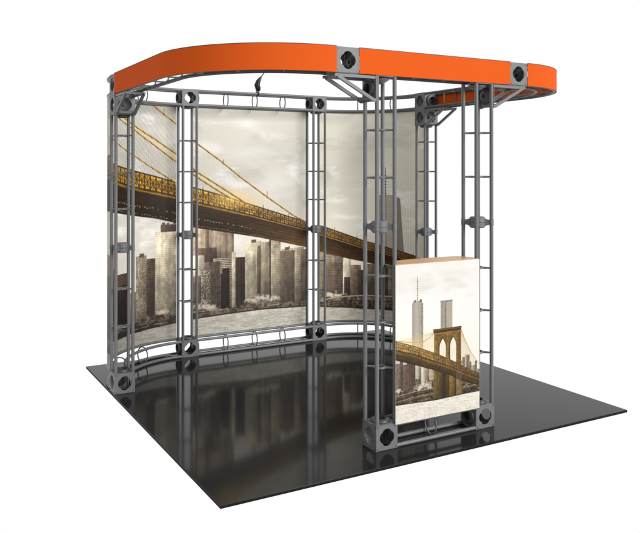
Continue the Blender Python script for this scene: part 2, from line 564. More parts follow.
def building(A, x0, x1, zt, zb, col, dark=0.75, wx=0.012, wz=0.016, amp=0.35, side=0.0, seed=0, mode='grid', contr=1.0):
    """a tower block of the print: face colour with rows of windows and a shaded flank"""
    r = np.random.default_rng(seed + int(x0 * 977) % 5000)
    sl = A.box(x0, x1, zb, zt)
    X, Z = A.X[sl], A.Z[sl]
    if X.size == 0:
        return
    m = (X >= x0) & (X <= x1) & (Z >= zb) & (Z <= zt)
    u = (X - x0) / wx; v = (Z - zb) / wz
    ui = np.floor(u).astype(int); vi = np.floor(v).astype(int)
    tab = r.random((400, 400)).astype(np.float32)
    rnd = tab[vi % 400, ui % 400]
    fu = u - ui; fv = v - vi
    if mode == 'grid':
        win = ((fu > 0.25) & (fu < 0.78) & (fv > 0.25) & (fv < 0.75)).astype(np.float32) * (0.5 + rnd * 0.5)
    elif mode == 'vert':
        win = ((fu > 0.35) & (fu < 0.75)).astype(np.float32) * (0.65 + 0.35 * rnd)
    elif mode == 'horz':
        win = ((fv > 0.35) & (fv < 0.8)).astype(np.float32) * (0.7 + 0.3 * rnd)
    else:
        win = (rnd > 0.55).astype(np.float32)
    k = 1.08 - dark * min(amp * 1.35, .9) * win
    k = k * (0.80 + 0.36 * fbm(X, Z, 14, 8, seed + 3, 5))
    k = k * (1.12 - 0.30 * np.clip((X - x0) / (x1 - x0), 0, 1))
    k = k + 0.08 * (tab[(vi + 57) % 400, (ui + 91) % 400] > 0.93) * (win > 0)
    if side:
        fl = (X > x1 - (x1 - x0) * side) if side > 0 else (X < x0 - (x1 - x0) * side)
        k = np.where(fl, k * 0.68, k)
    k = k * (0.80 + 0.28 * np.clip((Z - zb) / max(zt - zb, 1e-3), 0, 1))
    c = np.array(col, np.float32)[None, None] * k[..., None]
    a = A.a[sl]
    a[m] = c[m]
    A.m[sl] |= m

def interp(L, x):
    return np.interp(x, [q[0] for q in L], [q[1] for q in L])

def to_image(name, A, ss):
    H, W = (A.H // ss) * ss, (A.W // ss) * ss
    a = A.a[:H, :W].reshape(H // ss, ss, W // ss, ss, 3).mean((1, 3))
    a = np.clip(a, 0, 255) / 255.0
    img = bpy.data.images.new(name, W // ss, H // ss)
    buf = np.ones((H // ss, W // ss, 4), np.float32)
    buf[..., :3] = a
    img.pixels.foreach_set(buf.ravel())
    img.update()
    img.pack()
    return img

# ---- wall picture: coordinates are metres along the wall and metres above the floor
def wall_art():
    A = Art(3.94, 2.14, 620, 0.0, 0.135)
    X, Z = A.X, A.Z
    cl = fbm(X, Z, 1.6, 3.4, 11, 7)
    cl2 = fbm(X + 7, Z, 4.5, 9, 31, 5)
    k = np.clip((cl - 0.42) * 2.2, 0, 1) * 0.6 + np.clip((cl2 - 0.45) * 1.6, 0, 1) * 0.4
    base = np.stack([np.interp(X, [0, 1.0, 1.5, 2.3, 2.8, 3.9], v) for v in ([192, 194, 211, 219, 206, 208], [188, 190, 205, 213, 201, 205], [178, 182, 192, 200, 185, 190])], -1)
    lit = np.array([228, 224, 212], np.float32)
    A.a[...] = base * (1 - 0.45 * k[..., None]) + lit * 0.45 * k[..., None]
    puff = np.clip((fbm(X + .3 * cl2, Z, 2.6, 6.5, 77, 7) - .55) * 9, 0, 1)[..., None] * np.clip((cl2 - .38) * 4, 0, 1)[..., None]
    A.a[...] = A.a * (1 - .6 * puff) + np.array([247, 245, 240], np.float32) * .6 * puff
    shade = np.clip((fbm(X - .1, Z + .05, 2.6, 6.5, 177, 7) - .52) * 5, 0, 1)[..., None]
    A.a[...] *= 1 - .07 * shade
    hz = np.clip((1.45 - Z) / 0.5, 0, 1)[..., None] * 0.35
    A.a[...] = A.a * (1 - hz) + np.array([222, 214, 200], np.float32) * hz
    for cx, cz, rx, rz_, al in ((1.98, 2.13, .16, .05, .6), (1.5, 1.91, .13, .06, .55), (1.62, 1.87, .1, .05, .45), (2.87, 1.37, .14, .03, .5), (2.98, 1.2, .17, .03, .55), (1.08, 2.03, .12, .05, .3), (1.15, 1.93, .12, .07, .35), (3.41, 1.67, .14, .04, .35), (2.0, 1.9, .3, .12, .3), (2.25, 1.5, .25, .15, .35)):
        for q in range(5):
            A.blob(cx + rng.normal() * rx * .5, cz + rng.normal() * rz_ * .5, rx * (.4 + .5 * rng.random()), rz_ * (.4 + .5 * rng.random()), (240, 237, 229), al * .6)
    # hanging wires fanning out over the left panel
    for q in range(26):
        x0 = -0.5 + q * 0.056
        za = 2.35
        L = [(x0 + t * 1.15, za - t * (1.05 + 0.014 * q) + 0.1 * t * t) for t in np.linspace(0, 1, 16)]
        L = [(x, z_) for x, z_ in L if z_ > interp(TOP, x) and x < 1.31]
        if len(L) > 1:
            A.line(L, 0.0040, (128, 118, 108), 0.38)
    for q in range(34):
        x0 = -0.7 + q * 0.052
        L = [(x0 + t * 1.3, 2.35 - t * (0.80 + 0.006 * q)) for t in np.linspace(0, 1, 10)]
        L = [(x, z_) for x, z_ in L if z_ > interp(TOP, x) and x < 1.31]
        if len(L) > 1:
            A.line(L, 0.0036, (170, 146, 98), 0.34)
    for q in range(70):
        x0 = 0.02 + q * 0.0235
        zt = interp(D2, x0) if x0 < 1.77 else 0
        if zt > interp(TOP, x0):
            A.line([(x0, zt), (x0 + 0.05, interp(TOP, x0 + 0.05))], 0.0032, (130, 118, 100), 0.38)
    for q in range(44):
        x0 = 0.3 + q * 0.05
        zt = interp(MAIN, x0)
        if x0 > 1.0 and zt > interp(TOP, x0):
            A.line([(x0, zt), (x0 + 0.02, interp(TOP, x0 + 0.02))], 0.0028, (170, 150, 120), 0.22)
    # far towers
    bz = 0.30
    wt = [(3.346, 1.424), (3.496, 1.426), (3.581, 1.393), (3.634, 0.764), (3.32, 0.745)]
    A.poly(wt, (150, 141, 130))
    A.poly([(3.43, 1.42), (3.496, 1.426), (3.53, 0.75), (3.44, 0.75)], (168, 159, 148))
    A.poly([(3.496, 1.426), (3.581, 1.393), (3.634, 0.75), (3.53, 0.75)], (132, 123, 113))
    for q in range(46):
        A.line([(3.346, 0.76 + q * 0.0145), (3.575, 0.76 + q * 0.0145)], 0.003, (100, 92, 84), 0.3)
    A.line([(3.419, 1.70), (3.419, 1.42)], 0.008, (95, 88, 82), 0.95)
    for q in range(7):
        A.line([(3.408, 1.44 + q * .03), (3.43, 1.44 + q * .03)], 0.007, (95, 88, 82), 0.9)
    # city blocks
    B = [('b', 0.0, .536, 1.026, (130, 120, 108), 'vert', .3, 0), ('b', 0.0, .52, .86, (92, 80, 70), 'grid', .4, 0), ('b', .7, .85, .62, (140, 128, 112), 'grid', .3, 0),
         ('b', .536, .72, .799, (66, 53, 45), 'vert', .5, 0), ('b', .552, .70, .79, (88, 72, 62), 'grid', .9, 0), ('b', .54, .70, .70, (52, 41, 35), 'vert', .55, 0),
         ('b', .894, 1.03, .892, (98, 82, 70), 'horz', .35, 0), ('b', .818, .939, .926, (158, 148, 130), 'maze', .28, 0),
         ('b', 1.086, 1.25, 1.187, (76, 64, 56), 'vert', .4, 0), ('b', 1.031, 1.30, 1.121, (170, 161, 143), 'grid', .28, 0),
         ('b', 1.30, 1.40, .98, (150, 138, 120), 'vert', .3, 0),
         ('b', 1.345, 1.807, 1.176, (158, 143, 126), 'vert', .22, 0), ('b', 1.52, 1.56, 1.176, (112, 98, 86), 'vert', .3, 0), ('b', 1.72, 1.74, 1.176, (118, 104, 92), 'vert', .3, 0), ('b', 1.745, 1.807, 1.176, (140, 126, 110), 'vert', .3, 0),
         ('b', 1.49, 1.678, .911, (126, 111, 97), 'grid', .25, 0), ('b', 1.451, 1.634, .955, (88, 72, 62), 'horz', .15, 0), ('b', 1.599, 1.79, .853, (176, 160, 142), 'horz', .62, 0),
         ('b', 1.403, 1.51, .89, (190, 180, 163), 'grid', .3, 0), ('b', 1.51, 1.668, .822, (112, 96, 84), 'maze', .25, 0), ('b', 1.48, 1.574, .751, (184, 174, 156), 'maze', .5, 0),
         ('b', 1.40, 1.482, .70, (128, 112, 98), 'grid', .6, 0), ('b', 1.673, 1.764, .70, (46, 33, 27), 'vert', .4, 0), ('b', 1.69, 1.764, .753, (50, 37, 30), 'vert', .4, 0),
         ('b', 1.825, 1.939, .851, (66, 51, 43), 'vert', .55, 0), ('b', 1.787, 1.825, .903, (196, 184, 165), 'vert', .15, 0),
         ('b', 1.965, 2.091, .996, (170, 162, 143), 'vert', .1, 0), ('b', 1.923, 2.091, .94, (172, 164, 145), 'vert', .1, 0), ('b', 2.05, 2.10, .95, (98, 85, 74), 'vert', .2, 0),
         ('b', 2.086, 2.193, .982, (150, 138, 120), 'vert', .14, 0), ('b', 2.178, 2.2, 1.0, (82, 70, 60), 'vert', .2, 0), ('b', 2.198, 2.301, .996, (172, 162, 142), 'horz', .2, 0),
         ('b', 2.447, 2.56, .91, (166, 154, 135), 'horz', .22, 0), ('b', 2.296, 2.456, .882, (112, 99, 86), 'horz', .3, 0), ('b', 2.523, 2.67, .89, (100, 88, 76), 'vert', .3, 0), ('b', 2.31, 2.44, .905, (168, 157, 140), 'vert', .1, 0), ('b', 2.30, 2.452, .885, (110, 97, 84), 'grid', .3, 0),
         ('b', 2.6, 3.003, .867, (150, 138, 121), 'horz', .22, 0), ('b', 2.7, 2.86, .78, (128, 116, 100), 'grid', .35, 0), ('b', 2.845, 2.982, .733, (116, 102, 88), 'horz', .4, 0), ('b', 2.982, 3.064, .782, (198, 191, 174), 'vert', .04, 0),
         ('b', 2.993, 3.075, .588, (72, 59, 50), 'grid', .3, 0), ('b', 2.757, 2.93, .613, (104, 90, 78), 'grid', .45, 0), ('b', 3.054, 3.166, .71, (126, 112, 97), 'grid', .4, 0), ('b', 3.136, 3.227, .66, (84, 70, 60), 'vert', .4, 0),
         ('b', 3.207, 3.341, .723, (106, 93, 81), 'vert', .45, 0), ('b', 3.341, 3.447, .748, (92, 79, 68), 'grid', .4, 0), ('b', 3.447, 3.581, .715, (120, 107, 93), 'grid', .4, 0), ('b', 3.57, 3.94, .68, (98, 86, 76), 'vert', .4, 0)]
    for i, (_, x0, x1, zt, col, mode, amp, sd) in enumerate(B):
        building(A, x0, x1, zt, 0.3, col, .8, .0135 if mode != 'maze' else .0075, .0165 if mode != 'maze' else .008, amp, sd, 100 + i, mode)
    for x0, w_, zt in ((1.10, .03, 1.205), (1.15, .02, 1.2), (1.21, .025, 1.21), (.86, .05, .945), (1.99, .05, 1.01), (2.35, .04, .92), (2.39, .012, .93)):
        A.rect(x0, x0 + w_, zt - .03, zt, (90, 78, 68))
    tx = fbm(X, Z, 34, 26, 505, 4); tv = vnoise(X, Z, 70, 5, 506); tp = fbm(X, Z, 5, 4, 507, 3)
    mm = A.m & (Z > .3)
    g_ = (.76 + .38 * tx + .16 * (tv - .5) + .22 * (tp - .5) * 2)[..., None]
    g_ = g_ * np.array([1.0, .985, .955], np.float32) * np.clip(.80 + .30 * (Z[..., None] - .35) / .6, .78, 1.1)
    A.a[mm] = (A.a * g_)[mm]
    # trees, wharves and the road along the bank
    t1 = fbm(X, Z, 22, 30, 71, 4); t2 = fbm(X, Z, 60, 80, 81, 3)
    top = np.interp(X, [0, .5, .75, .9, 1.05, 1.28, 1.42, 1.6, 1.75, 1.95, 2.1, 2.3, 2.5, 2.75, 2.95, 3.1, 3.3, 3.94], [.36, .35, .35, .38, .42, .38, .42, .42, .38, .40, .43, .41, .36, .41, .41, .40, .39, .39])
    top = top + 0.05 * (vnoise(X, Z * 0, 14, 1, 5) - 0.5) + 0.03 * (vnoise(X, Z * 0, 50, 1, 6) - 0.5)
    m = (Z < top)
    c = np.array([52, 43, 36], np.float32) + np.clip((t1 * .55 + t2 * .45 - .38) * 3.4, 0, 1)[..., None] * np.array([66, 61, 55], np.float32)
    mixk = np.clip((t1 + t2 - .8) * 2.5, 0, 1)[..., None]
    c = c * .55 + (np.array([58, 46, 38], np.float32) * (1 - mixk) + np.array([128, 119, 106], np.float32) * mixk) * .45
    c = c * np.clip(.55 + (Z - .28) * 5.5, .5, 1.05)[..., None]
    A.a[m] = c[m]
    for cx, cz, rx, rz_ in ((1.5, .42, .07, .03), (1.56, .40, .06, .03), (2.02, .43, .10, .022), (2.12, .45, .08, .022), (2.25, .43, .08, .02), (2.86, .42, .06, .03), (2.92, .40, .06, .02), (1.1, .4, .05, .02)):
        for q in range(30):
            A.blob(cx + rng.normal() * rx * .6, cz + rng.normal() * rz_ * .5, .011, .008, (186, 176, 158), .75)
    A.line([(2.66, .345), (2.9, .385), (3.2, .40), (3.6, .405)], .013, (146, 132, 114))
    A.line([(2.66, .325), (3.0, .345), (3.5, .35)], .010, (50, 38, 31))
    for q in range(24):
        A.line([(2.68 + q * .05, .345), (2.68 + q * .05, .30)], .006, (120, 106, 92), .8)
    for q in range(46):
        xa = rng.random() * 3.8; zz = float(interp(SHORE, xa)) + .012 + rng.random() * .055; ln = .04 + rng.random() * .16
        A.line([(xa, zz), (xa + ln, zz + .002)], .0045 + rng.random() * .004, (58, 47, 39) if q % 2 else (150, 138, 120), .75)
    for q in range(60):
        xa = rng.random() * 3.8; zz = float(interp(SHORE, xa)) + .015; hh = .02 + rng.random() * .09
        A.line([(xa, zz), (xa, zz + hh)], .0035, (66, 55, 46), .6)
    # water
    sh = interp(SHORE, X) + .004 * (vnoise(X, Z * 0, 30, 1, 9) - .5)
    m = Z < sh
    wv = fbm(X, Z, 14, 110, 91, 5); w2 = fbm(X, Z, 50, 230, 95, 3)
    kk = np.clip(.5 + (wv - .5) * 1.3 + (w2 - .5) * 1.0, 0, 1)[..., None]
    wc = np.array([158, 152, 139], np.float32) * (1 - kk) + np.array([214, 208, 194], np.float32) * kk
    fade = np.interp(X, [0, .8, 1.3, 2.2, 3.0, 3.9], [.74, .86, .97, 1.0, .93, .85])[..., None]
    wc = wc * fade
    A.a[m] = wc[m]
    A.line([(x, interp(SHORE, x) + .006) for x in np.linspace(0, 3.93, 120)], .013, (52, 41, 34), .85)
    for (x0, x1, z0, z1) in ((.52, .72, .255, .31), (.8, .9, .262, .285), (.93, 1.08, .272, .29)):
        A.rect(x0, x1, z0, z1, (44, 36, 30), .9)
    A.blob(.99, .30, .03, .012, (40, 32, 27), .9)
    # bridge: dark underside
    xs = np.linspace(-.02, 3.76, 160)
    zb = interp(BOT, X); zg = interp(GOLD, X); zt = interp(TOP, X)
    m = (Z > zb) & (Z < zg) & (X < 3.9)
    v = np.clip((Z - zb) / np.maximum(zg - zb, 1e-3), 0, 1)
    c0 = np.stack([np.interp(X, [0, 1.2, 1.9, 2.45, 3.1, 3.9], q) for q in ([34, 36, 44, 100, 72, 50], [24, 25, 30, 68, 46, 34], [15, 14, 14, 22, 20, 18])], -1)
    c1 = np.stack([np.interp(X, [0, 1.2, 1.9, 2.45, 3.1, 3.9], q) for q in ([46, 50, 62, 66, 44, 40], [33, 34, 42, 44, 30, 28], [20, 18, 18, 20, 16, 16])], -1)
    cc = c0 * (1 - v[..., None]) + c1 * v[..., None]
    cc = cc * (.82 + .36 * fbm(X, Z - zb, 5, 40, 61, 4))[..., None]
    A.a[m] = cc[m]
    for f in (.2, .38, .56, .74, .9):
        A.line([(x, interp(BOT, x) * (1 - f) + interp(GOLD, x) * f) for x in xs], .004, (22, 15, 9), .55)
    for f, al in ((.42, .85), (.10, .75)):
        for q in range(74):
            x = .06 + q * .0285
            if x > 2.0 and f > .3:
                break
            z_ = interp(BOT, x) * (1 - f) + interp(GOLD, x) * f + rng.normal() * .003
            if rng.random() < .8:
                A.line([(x, z_), (x + .010, z_ - .003)], .008, (196, 186, 160) if f > .3 else (170, 140, 96), al * (.5 + .5 * rng.random()))
    # bridge: gilded lattice
    m = (Z >= zg) & (Z <= zt)
    v = np.clip((Z - zg) / np.maximum(zt - zg, 1e-3), 0, 1)
    gn = fbm(X, Z, 16, 30, 51, 4)
    gc = np.stack([np.interp(X, [0, .8, 1.4, 1.8, 2.3, 3.0, 3.9], q) for q in ([214, 220, 232, 252, 208, 170, 140], [164, 168, 180, 208, 162, 132, 106], [54, 48, 58, 104, 82, 74, 62])], -1)
    g2 = fbm(X, Z, 70, 90, 57, 3)
    gc = gc * (.30 + 1.05 * gn + .35 * (g2 - .5))[..., None] * (1.0 - .45 * (v < .25))[..., None]
    A.a[m] = gc[m]
    lerp = lambda x, f: float(interp(GOLD, x) * (1 - f) + interp(TOP, x) * f)
    step = np.interp
    x = -.02; q = 0
    while x < 3.75:
        d = float(np.interp(x, [0, 1.2, 2.4, 3.7], [.072, .058, .044, .032]))
        w_ = d * .19
        A.line([(x, lerp(x, .2)), (x, lerp(x, 1.0))], w_ * 1.1, (56, 36, 16), .9)
        A.line([(x, lerp(x, .25)), (x + d, lerp(x + d, .92))], w_ * .8, (70, 46, 20), .85)
        A.line([(x, lerp(x, .92)), (x + d, lerp(x + d, .25))], w_ * .8, (70, 46, 20), .85)
        A.line([(x + d * .5, lerp(x + d * .5, .2)), (x + d * .5, lerp(x + d * .5, .95))], w_ * .6, (92, 62, 26), .7)
        if q % 6 == 0:
            A.line([(x, lerp(x, 1.0)), (x, lerp(x, 1.0) + .03)], w_ * .7, (70, 50, 28), .8)
        x += d; q += 1
    for f, w_, col in ((1.0, .012, (58, 40, 20)), (.60, .008, (78, 52, 24)), (.80, .005, (110, 78, 34)), (.40, .006, (96, 64, 28)), (.22, .010, (52, 34, 16)), (.10, .009, (150, 112, 56)), (.0, .010, (44, 29, 15))):
        A.line([(x, lerp(x, f)) for x in xs], w_, col, .9)
    A.blob(1.78, 1.42, .18, .07, (255, 214, 120), .55)
    A.blob(1.9, 1.36, .25, .06, (250, 200, 110), .3)
    nn = fbm(X, Z, 40, 60, 601, 3)[..., None]
    m2 = (Z > zb) & (Z < zt)
    A.a[m2] = (A.a * (.80 + .42 * nn))[m2]
    # cables
    A.poly(D1 + D2[::-1], (226, 208, 158), .38)
    for L, w_ in ((MAIN, .0155), (D1, .017), (D2, .016), (D3, .013)):
        A.line(L, w_ * 1.1, (218, 174, 84), .85)
        A.line([(x, z_ - .004) for x, z_ in L], w_ * .55, (118, 88, 50), .85)
        for (xa, za), (xb, zb2) in zip(L[:-1], L[1:]):
            for t_ in (0.15, .5, .85):
                xx = xa + (xb - xa) * t_; zz = za + (zb2 - za) * t_
                A.line([(xx - .008, zz + .004), (xx + .008, zz - .012)], .011, (104, 76, 40), .8)
    for xx, hh in ((1.12, .05), (2.155, .055), (1.70, .03)):
        zz = interp(MAIN, xx)
        A.line([(xx, zz - .01), (xx, zz + hh)], .006, (120, 92, 58), .9)
    city = (Z < interp(BOT, X)) & (Z > .3)
    A.a[city] = (np.clip(A.a, 1, 255) ** 1.05 / 255 ** .05 * 1.10)[city]
    # right panel brightened in the print to offset its weaker lamp light; then grain
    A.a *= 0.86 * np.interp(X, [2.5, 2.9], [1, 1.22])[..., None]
    A.a *= (1 + .05 * (rng.random(A.a.shape[:2], dtype=np.float32) - .5))[..., None]
    return A
TOP = [(-.05, 1.80), (.163, 1.776), (.545, 1.716), (.799, 1.671), (1.031, 1.622), (1.228, 1.569), (1.432, 1.51), (1.658, 1.448), (1.911, 1.369), (2.231, 1.269), (2.571, 1.162), (2.812, 1.091), (3.194, .955), (3.521, .873), (3.765, .83), (3.95, .79)]
GOLD = [(-.05, 1.615), (.163, 1.595), (.545, 1.549), (.799, 1.494), (1.031, 1.452), (1.228, 1.409), (1.432, 1.351), (1.739, 1.279), (2.07, 1.202), (2.571, 1.07), (2.812, .99), (3.194, .868), (3.521, .797), (3.765, .77), (3.95, .74)]
BOT = [(-.05, 1.37), (.163, 1.352), (.545, 1.319), (.799, 1.281), (1.031, 1.246), (1.228, 1.2), (1.432, 1.145), (1.739, 1.09), (2.07, 1.028), (2.571, .911), (2.812, .828), (3.085, .763), (3.312, .72), (3.521, .70), (3.765, .70), (3.95, .69)]
SHORE = [(-.05, .262), (.526, .264), (.812, .264), (1.075, .273), (1.227, .286), (1.432, .306), (1.759, .321), (2.07, .33), (2.574, .318), (2.845, .285), (3.197, .262), (3.524, .265), (3.95, .28)]
MAIN = [(.7, 2.46), (.928, 2.315), (1.011, 2.257), (1.224, 2.11), (1.429, 1.932), (1.664, 1.772), (1.892, 1.6), (2.155, 1.418), (2.461, 1.218), (2.574, 1.165)]
D1 = [(.1, 2.34), (.545, 2.174), (.793, 2.07), (1.024, 1.96), (1.224, 1.837), (1.442, 1.661), (1.668, 1.524), (1.911, 1.375)]
D2 = [(.1, 2.29), (.545, 2.132), (.809, 2.026), (1.024, 1.903), (1.224, 1.766), (1.442, 1.614), (1.608, 1.511), (1.765, 1.418)]
D3 = [(.1, 2.05), (.545, 1.907), (.824, 1.795), (1.035, 1.682), (1.228, 1.569)]

def counter_art():
    x0, x1, z0, z1 = 1.195, 1.88, .13, 1.115
    A = Art(x1 - x0, z1 - z0, 1700, x0, z0)
    X, Z = A.X, A.Z
    k = np.clip((fbm(X, Z, 7, 12, 201, 6) - .4) * 2.2, 0, 1)[..., None]
    base = np.stack([np.interp(Z, [.4, .75, 1.1], v) for v in ([250, 251, 246], [243, 247, 241], [224, 240, 232])], -1)
    A.a[...] = base * (1 - k) + np.array([255, 253, 248], np.float32) * k
    for q in range(26):
        A.blob(1.55 + rng.normal() * .16, .98 + rng.normal() * .05, .05, .018, (222, 216, 204), .28)
    # slim tower with mast, and twin slabs
    A.poly([(1.329, .45), (1.329, .863), (1.345, .882), (1.399, .879), (1.415, .859), (1.415, .45)], (176, 168, 152))
    A.poly([(1.352, .45), (1.352, .878), (1.375, .88), (1.385, .45)], (196, 188, 170), .8)
    A.rect(1.400, 1.415, .45, .862, (150, 141, 126), .9)
    for q in range(60):
        A.line([(1.329, .45 + q * .0071), (1.415, .45 + q * .0071)], .0016, (130, 121, 106), .35)
    for xx in (1.345, 1.355, 1.392, 1.400):
        A.rect(xx - .004, xx + .004, .872, .888, (112, 102, 88))
    A.line([(1.371, 1.03), (1.371, .88)], .0032, (120, 112, 100), .95)
    for q in range(9):
        A.line([(1.367, .888 + q * .014), (1.375, .888 + q * .014)], .004, (110, 102, 92), .9)
    for a_, b_, c_ in ((1.55, 1.592, (170, 162, 148)), (1.592, 1.644, (190, 180, 160))):
        A.rect(a_, b_, .55, .862, c_)
        for q in range(10):
            xx = a_ + (b_ - a_) * (q + .5) / 10
            A.line([(xx, .55), (xx, .86)], .0016, (132, 122, 108), .55)
    A.rect(1.588, 1.596, .55, .863, (96, 86, 74), .85)
    A.rect(1.548, 1.646, .855, .866, (142, 132, 116), .8)
    # cables of the bridge
    CL = [(1.502, .675), (1.468, .645), (1.415, .625), (1.323, .628), (1.202, .655)]
    CR = [(1.714, .675), (1.74, .61), (1.788, .527), (1.83, .47), (1.871, .428)]
    DT = [(1.195, .653), (1.202, .651), (1.349, .603), (1.509, .541), (1.618, .493), (1.723, .436), (1.871, .366), (1.885, .36)]
    DG = [(1.195, .60), (1.202, .597), (1.349, .553), (1.509, .49), (1.618, .449), (1.723, .40), (1.871, .335), (1.885, .33)]
    DB = [(1.195, .538), (1.202, .536), (1.349, .489), (1.482, .443), (1.618, .395), (1.723, .338), (1.871, .29), (1.885, .285)]
    A.blob(1.34, .6, .2, .06, (255, 224, 160), .5)
    for L in (CL, CR):
        for q in range(22):
            xx = L[0][0] + (L[-1][0] - L[0][0]) * (q + 1) / 23
            Ls = sorted(L)
            zt = float(interp(Ls, xx))
            A.line([(xx, zt), (xx, float(interp(DT, xx)))], .0018, (196, 160, 104), .5)
            A.line([(L[0][0], L[0][1]), (xx, float(interp(DT, xx)))], .0016, (210, 180, 130), .38)
        A.line(L, .0042, (178, 146, 88), .8)
    # city left and right
    m = (Z < interp(DG, X)) & (X < 1.53)
    A.a[m] = (205, 196, 178)
    for i, (a_, b_, zt, c_, md, am) in enumerate(((1.19, 1.215, .50, (118, 100, 86), 'horz', .5), (1.205, 1.258, .512, (128, 112, 98), 'grid', .5), (1.24, 1.262, .53, (96, 78, 66), 'grid', .4), (1.262, 1.30, .50, (112, 90, 76), 'vert', .4), (1.29, 1.355, .52, (102, 80, 66), 'vert', .5), (1.355, 1.385, .50, (206, 196, 178), 'grid', .3),
                                               (1.38, 1.40, .47, (128, 112, 96), 'vert', .3), (1.40, 1.43, .49, (214, 204, 184), 'grid', .4), (1.43, 1.46, .48, (150, 132, 112), 'grid', .5), (1.46, 1.53, .46, (176, 160, 138), 'grid', .5),
                                               (1.355, 1.39, .40, (120, 104, 90), 'maze', .5), (1.42, 1.50, .38, (130, 114, 98), 'maze', .5))):
        building(A, a_, b_, min(zt, float(interp(DG, (a_ + b_) / 2))), .27, c_, .8, .006, .0075, am, 0, 300 + i, md)
    for i, (a_, b_, zt) in enumerate(((1.723, 1.745, .49), (1.745, 1.752, .51), (1.757, 1.785, .502), (1.775, 1.80, .455), (1.80, 1.83, .43), (1.828, 1.845, .455), (1.84, 1.885, .40))):
        building(A, a_, b_, zt, .3, ((138, 124, 104), (170, 156, 134), (120, 106, 90))[i % 3], .8, .006, .008, .5, 0, 350 + i, 'grid')
    # bank, road, trees
    t1 = fbm(X, Z, 50, 70, 171, 4)
    sh = np.interp(X, [1.195, 1.522, 1.73, 1.885], [.262, .25, .256, .256])
    top = np.interp(X, [1.19, 1.3, 1.4, 1.5, 1.7, 1.885], [.335, .34, .36, .345, .33, .34]) + .015 * (vnoise(X, Z * 0, 60, 1, 4) - .5)
    m = (Z < top)
    kk = np.clip((t1 - .4) * 4, 0, 1)[..., None]
    A.a[m] = (np.array([50, 38, 29], np.float32) * (1 - kk) + np.array([118, 100, 80], np.float32) * kk)[m]
    for cx, cz in ((1.40, .352), (1.43, .36), (1.455, .345), (1.38, .34), (1.23, .345)):
        for q in range(22):
            A.blob(cx + rng.normal() * .014, cz + rng.normal() * .008, .0055, .004, (222, 212, 194), .8)
    for zz, c_ in ((.325, (168, 148, 122)), (.305, (52, 36, 26)), (.315, (96, 78, 60)), (.292, (150, 130, 106)), (.275, (44, 31, 23)), (.283, (110, 90, 70))):
        A.line([(1.19, zz - .012), (1.35, zz), (1.6, zz + .004), (1.885, zz + .012)], .0055, c_, .9)
    A.line([(1.75, .325), (1.885, .352)], .005, (170, 156, 134)); A.line([(1.75, .31), (1.885, .335)], .004, (170, 156, 134))
    # stone pier below the deck
    for a_, b_, c_ in ((1.495, 1.53, (112, 86, 44)), (1.53, 1.56, (92, 70, 30)), (1.56, 1.59, (58, 42, 20)), (1.59, 1.618, (78, 56, 24)), (1.618, 1.663, (128, 98, 42)), (1.663, 1.676, (84, 62, 28)), (1.676, 1.72, (152, 124, 74))):
        building(A, a_, b_, .47, .255, c_, .8, .02, .012, .12, 0, 380, 'horz')
    A.rect(1.716, 1.727, .262, .44, (96, 72, 42))
    # tower above the deck
    TW = [(1.497, .44), (1.500, .68), (1.712, .684), (1.716, .40)]
    A.poly(TW, (124, 95, 40))
    sl, m = A.inside(TW)
    st = fbm(A.X[sl], A.Z[sl], 60, 110, 401, 4)
    a = A.a[sl]; a[m] *= (.75 + .5 * st)[m][:, None]
    for q in range(24):
        zz = .44 + q * .0105
        A.line([(1.498, zz), (1.714, zz)], .0013, (84, 54, 20), .35)
    A.rect(1.497, 1.515, .45, .68, (170, 134, 66), .45)
    A.rect(1.600, 1.612, .45, .67, (172, 138, 74), .4)
    A.rect(1.69, 1.716, .42, .68, (104, 70, 28), .5)
    A.rect(1.492, 1.719, .679, .692, (104, 78, 36)); A.rect(1.495, 1.716, .668, .680, (66, 42, 18)); A.rect(1.499, 1.713, .655, .668, (142, 110, 52))
    def arch(c, hw, zb_, zs, zt_, col):
        L = [(c - hw, zb_)]
        for t in np.linspace(0, 1, 8):
            L.append((c - hw * (1 - t ** 1.7), zs + (zt_ - zs) * t))
        for t in np.linspace(1, 0, 8):
            L.append((c + hw * (1 - t ** 1.7), zs + (zt_ - zs) * t))
        L.append((c + hw, zb_))
        A.poly(L, col)
    for c in (1.564, 1.648):
        arch(c, .031, .47, .575, .640, (92, 58, 22))
        arch(c + .003, .025, .47, .575, .628, (246, 240, 220))
        for q in range(4):
            A.line([(c - .02 + q * .014, .47), (c - .02 + q * .014, .60)], .0014, (196, 176, 140), .6)
        A.line([(c - .02, .50), (c + .025, .56)], .0018, (200, 170, 120), .6)
    # deck
    zt = interp(DT, X); zg = interp(DG, X); zb = interp(DB, X)
    m = (Z > zb) & (Z < zg)
    v = np.clip((Z - zb) / np.maximum(zg - zb, 1e-3), 0, 1)[..., None]
    c = np.array([52, 36, 16], np.float32) * (1 - v) + np.array([108, 82, 34], np.float32) * v
    c = c * (.8 + .4 * fbm(X, Z - zb, 20, 120, 411, 4))[..., None]
    A.a[m] = c[m]
    m = (Z >= zg) & (Z <= zt)
    gc = np.stack([np.interp(X, [1.2, 1.45, 1.7, 1.88], q) for q in ([208, 186, 138, 112], [172, 146, 104, 84], [100, 76, 44, 38])], -1) * (.45 + .8 * fbm(X, Z, 60, 90, 421, 4))[..., None]
    A.a[m] = gc[m]
    for f, w_, c_ in ((1, .004, (84, 58, 28)), (.7, .002, (96, 66, 30)), (.4, .003, (74, 48, 20)), (0, .006, (60, 38, 16)), (-.25, .0025, (150, 108, 52)), (-.6, .002, (40, 25, 12))):
        A.line([(x, float(interp(DG, x) + f * (interp(DT, x) - interp(DG, x)))) for x in np.linspace(1.195, 1.885, 40)], w_, c_, .85)
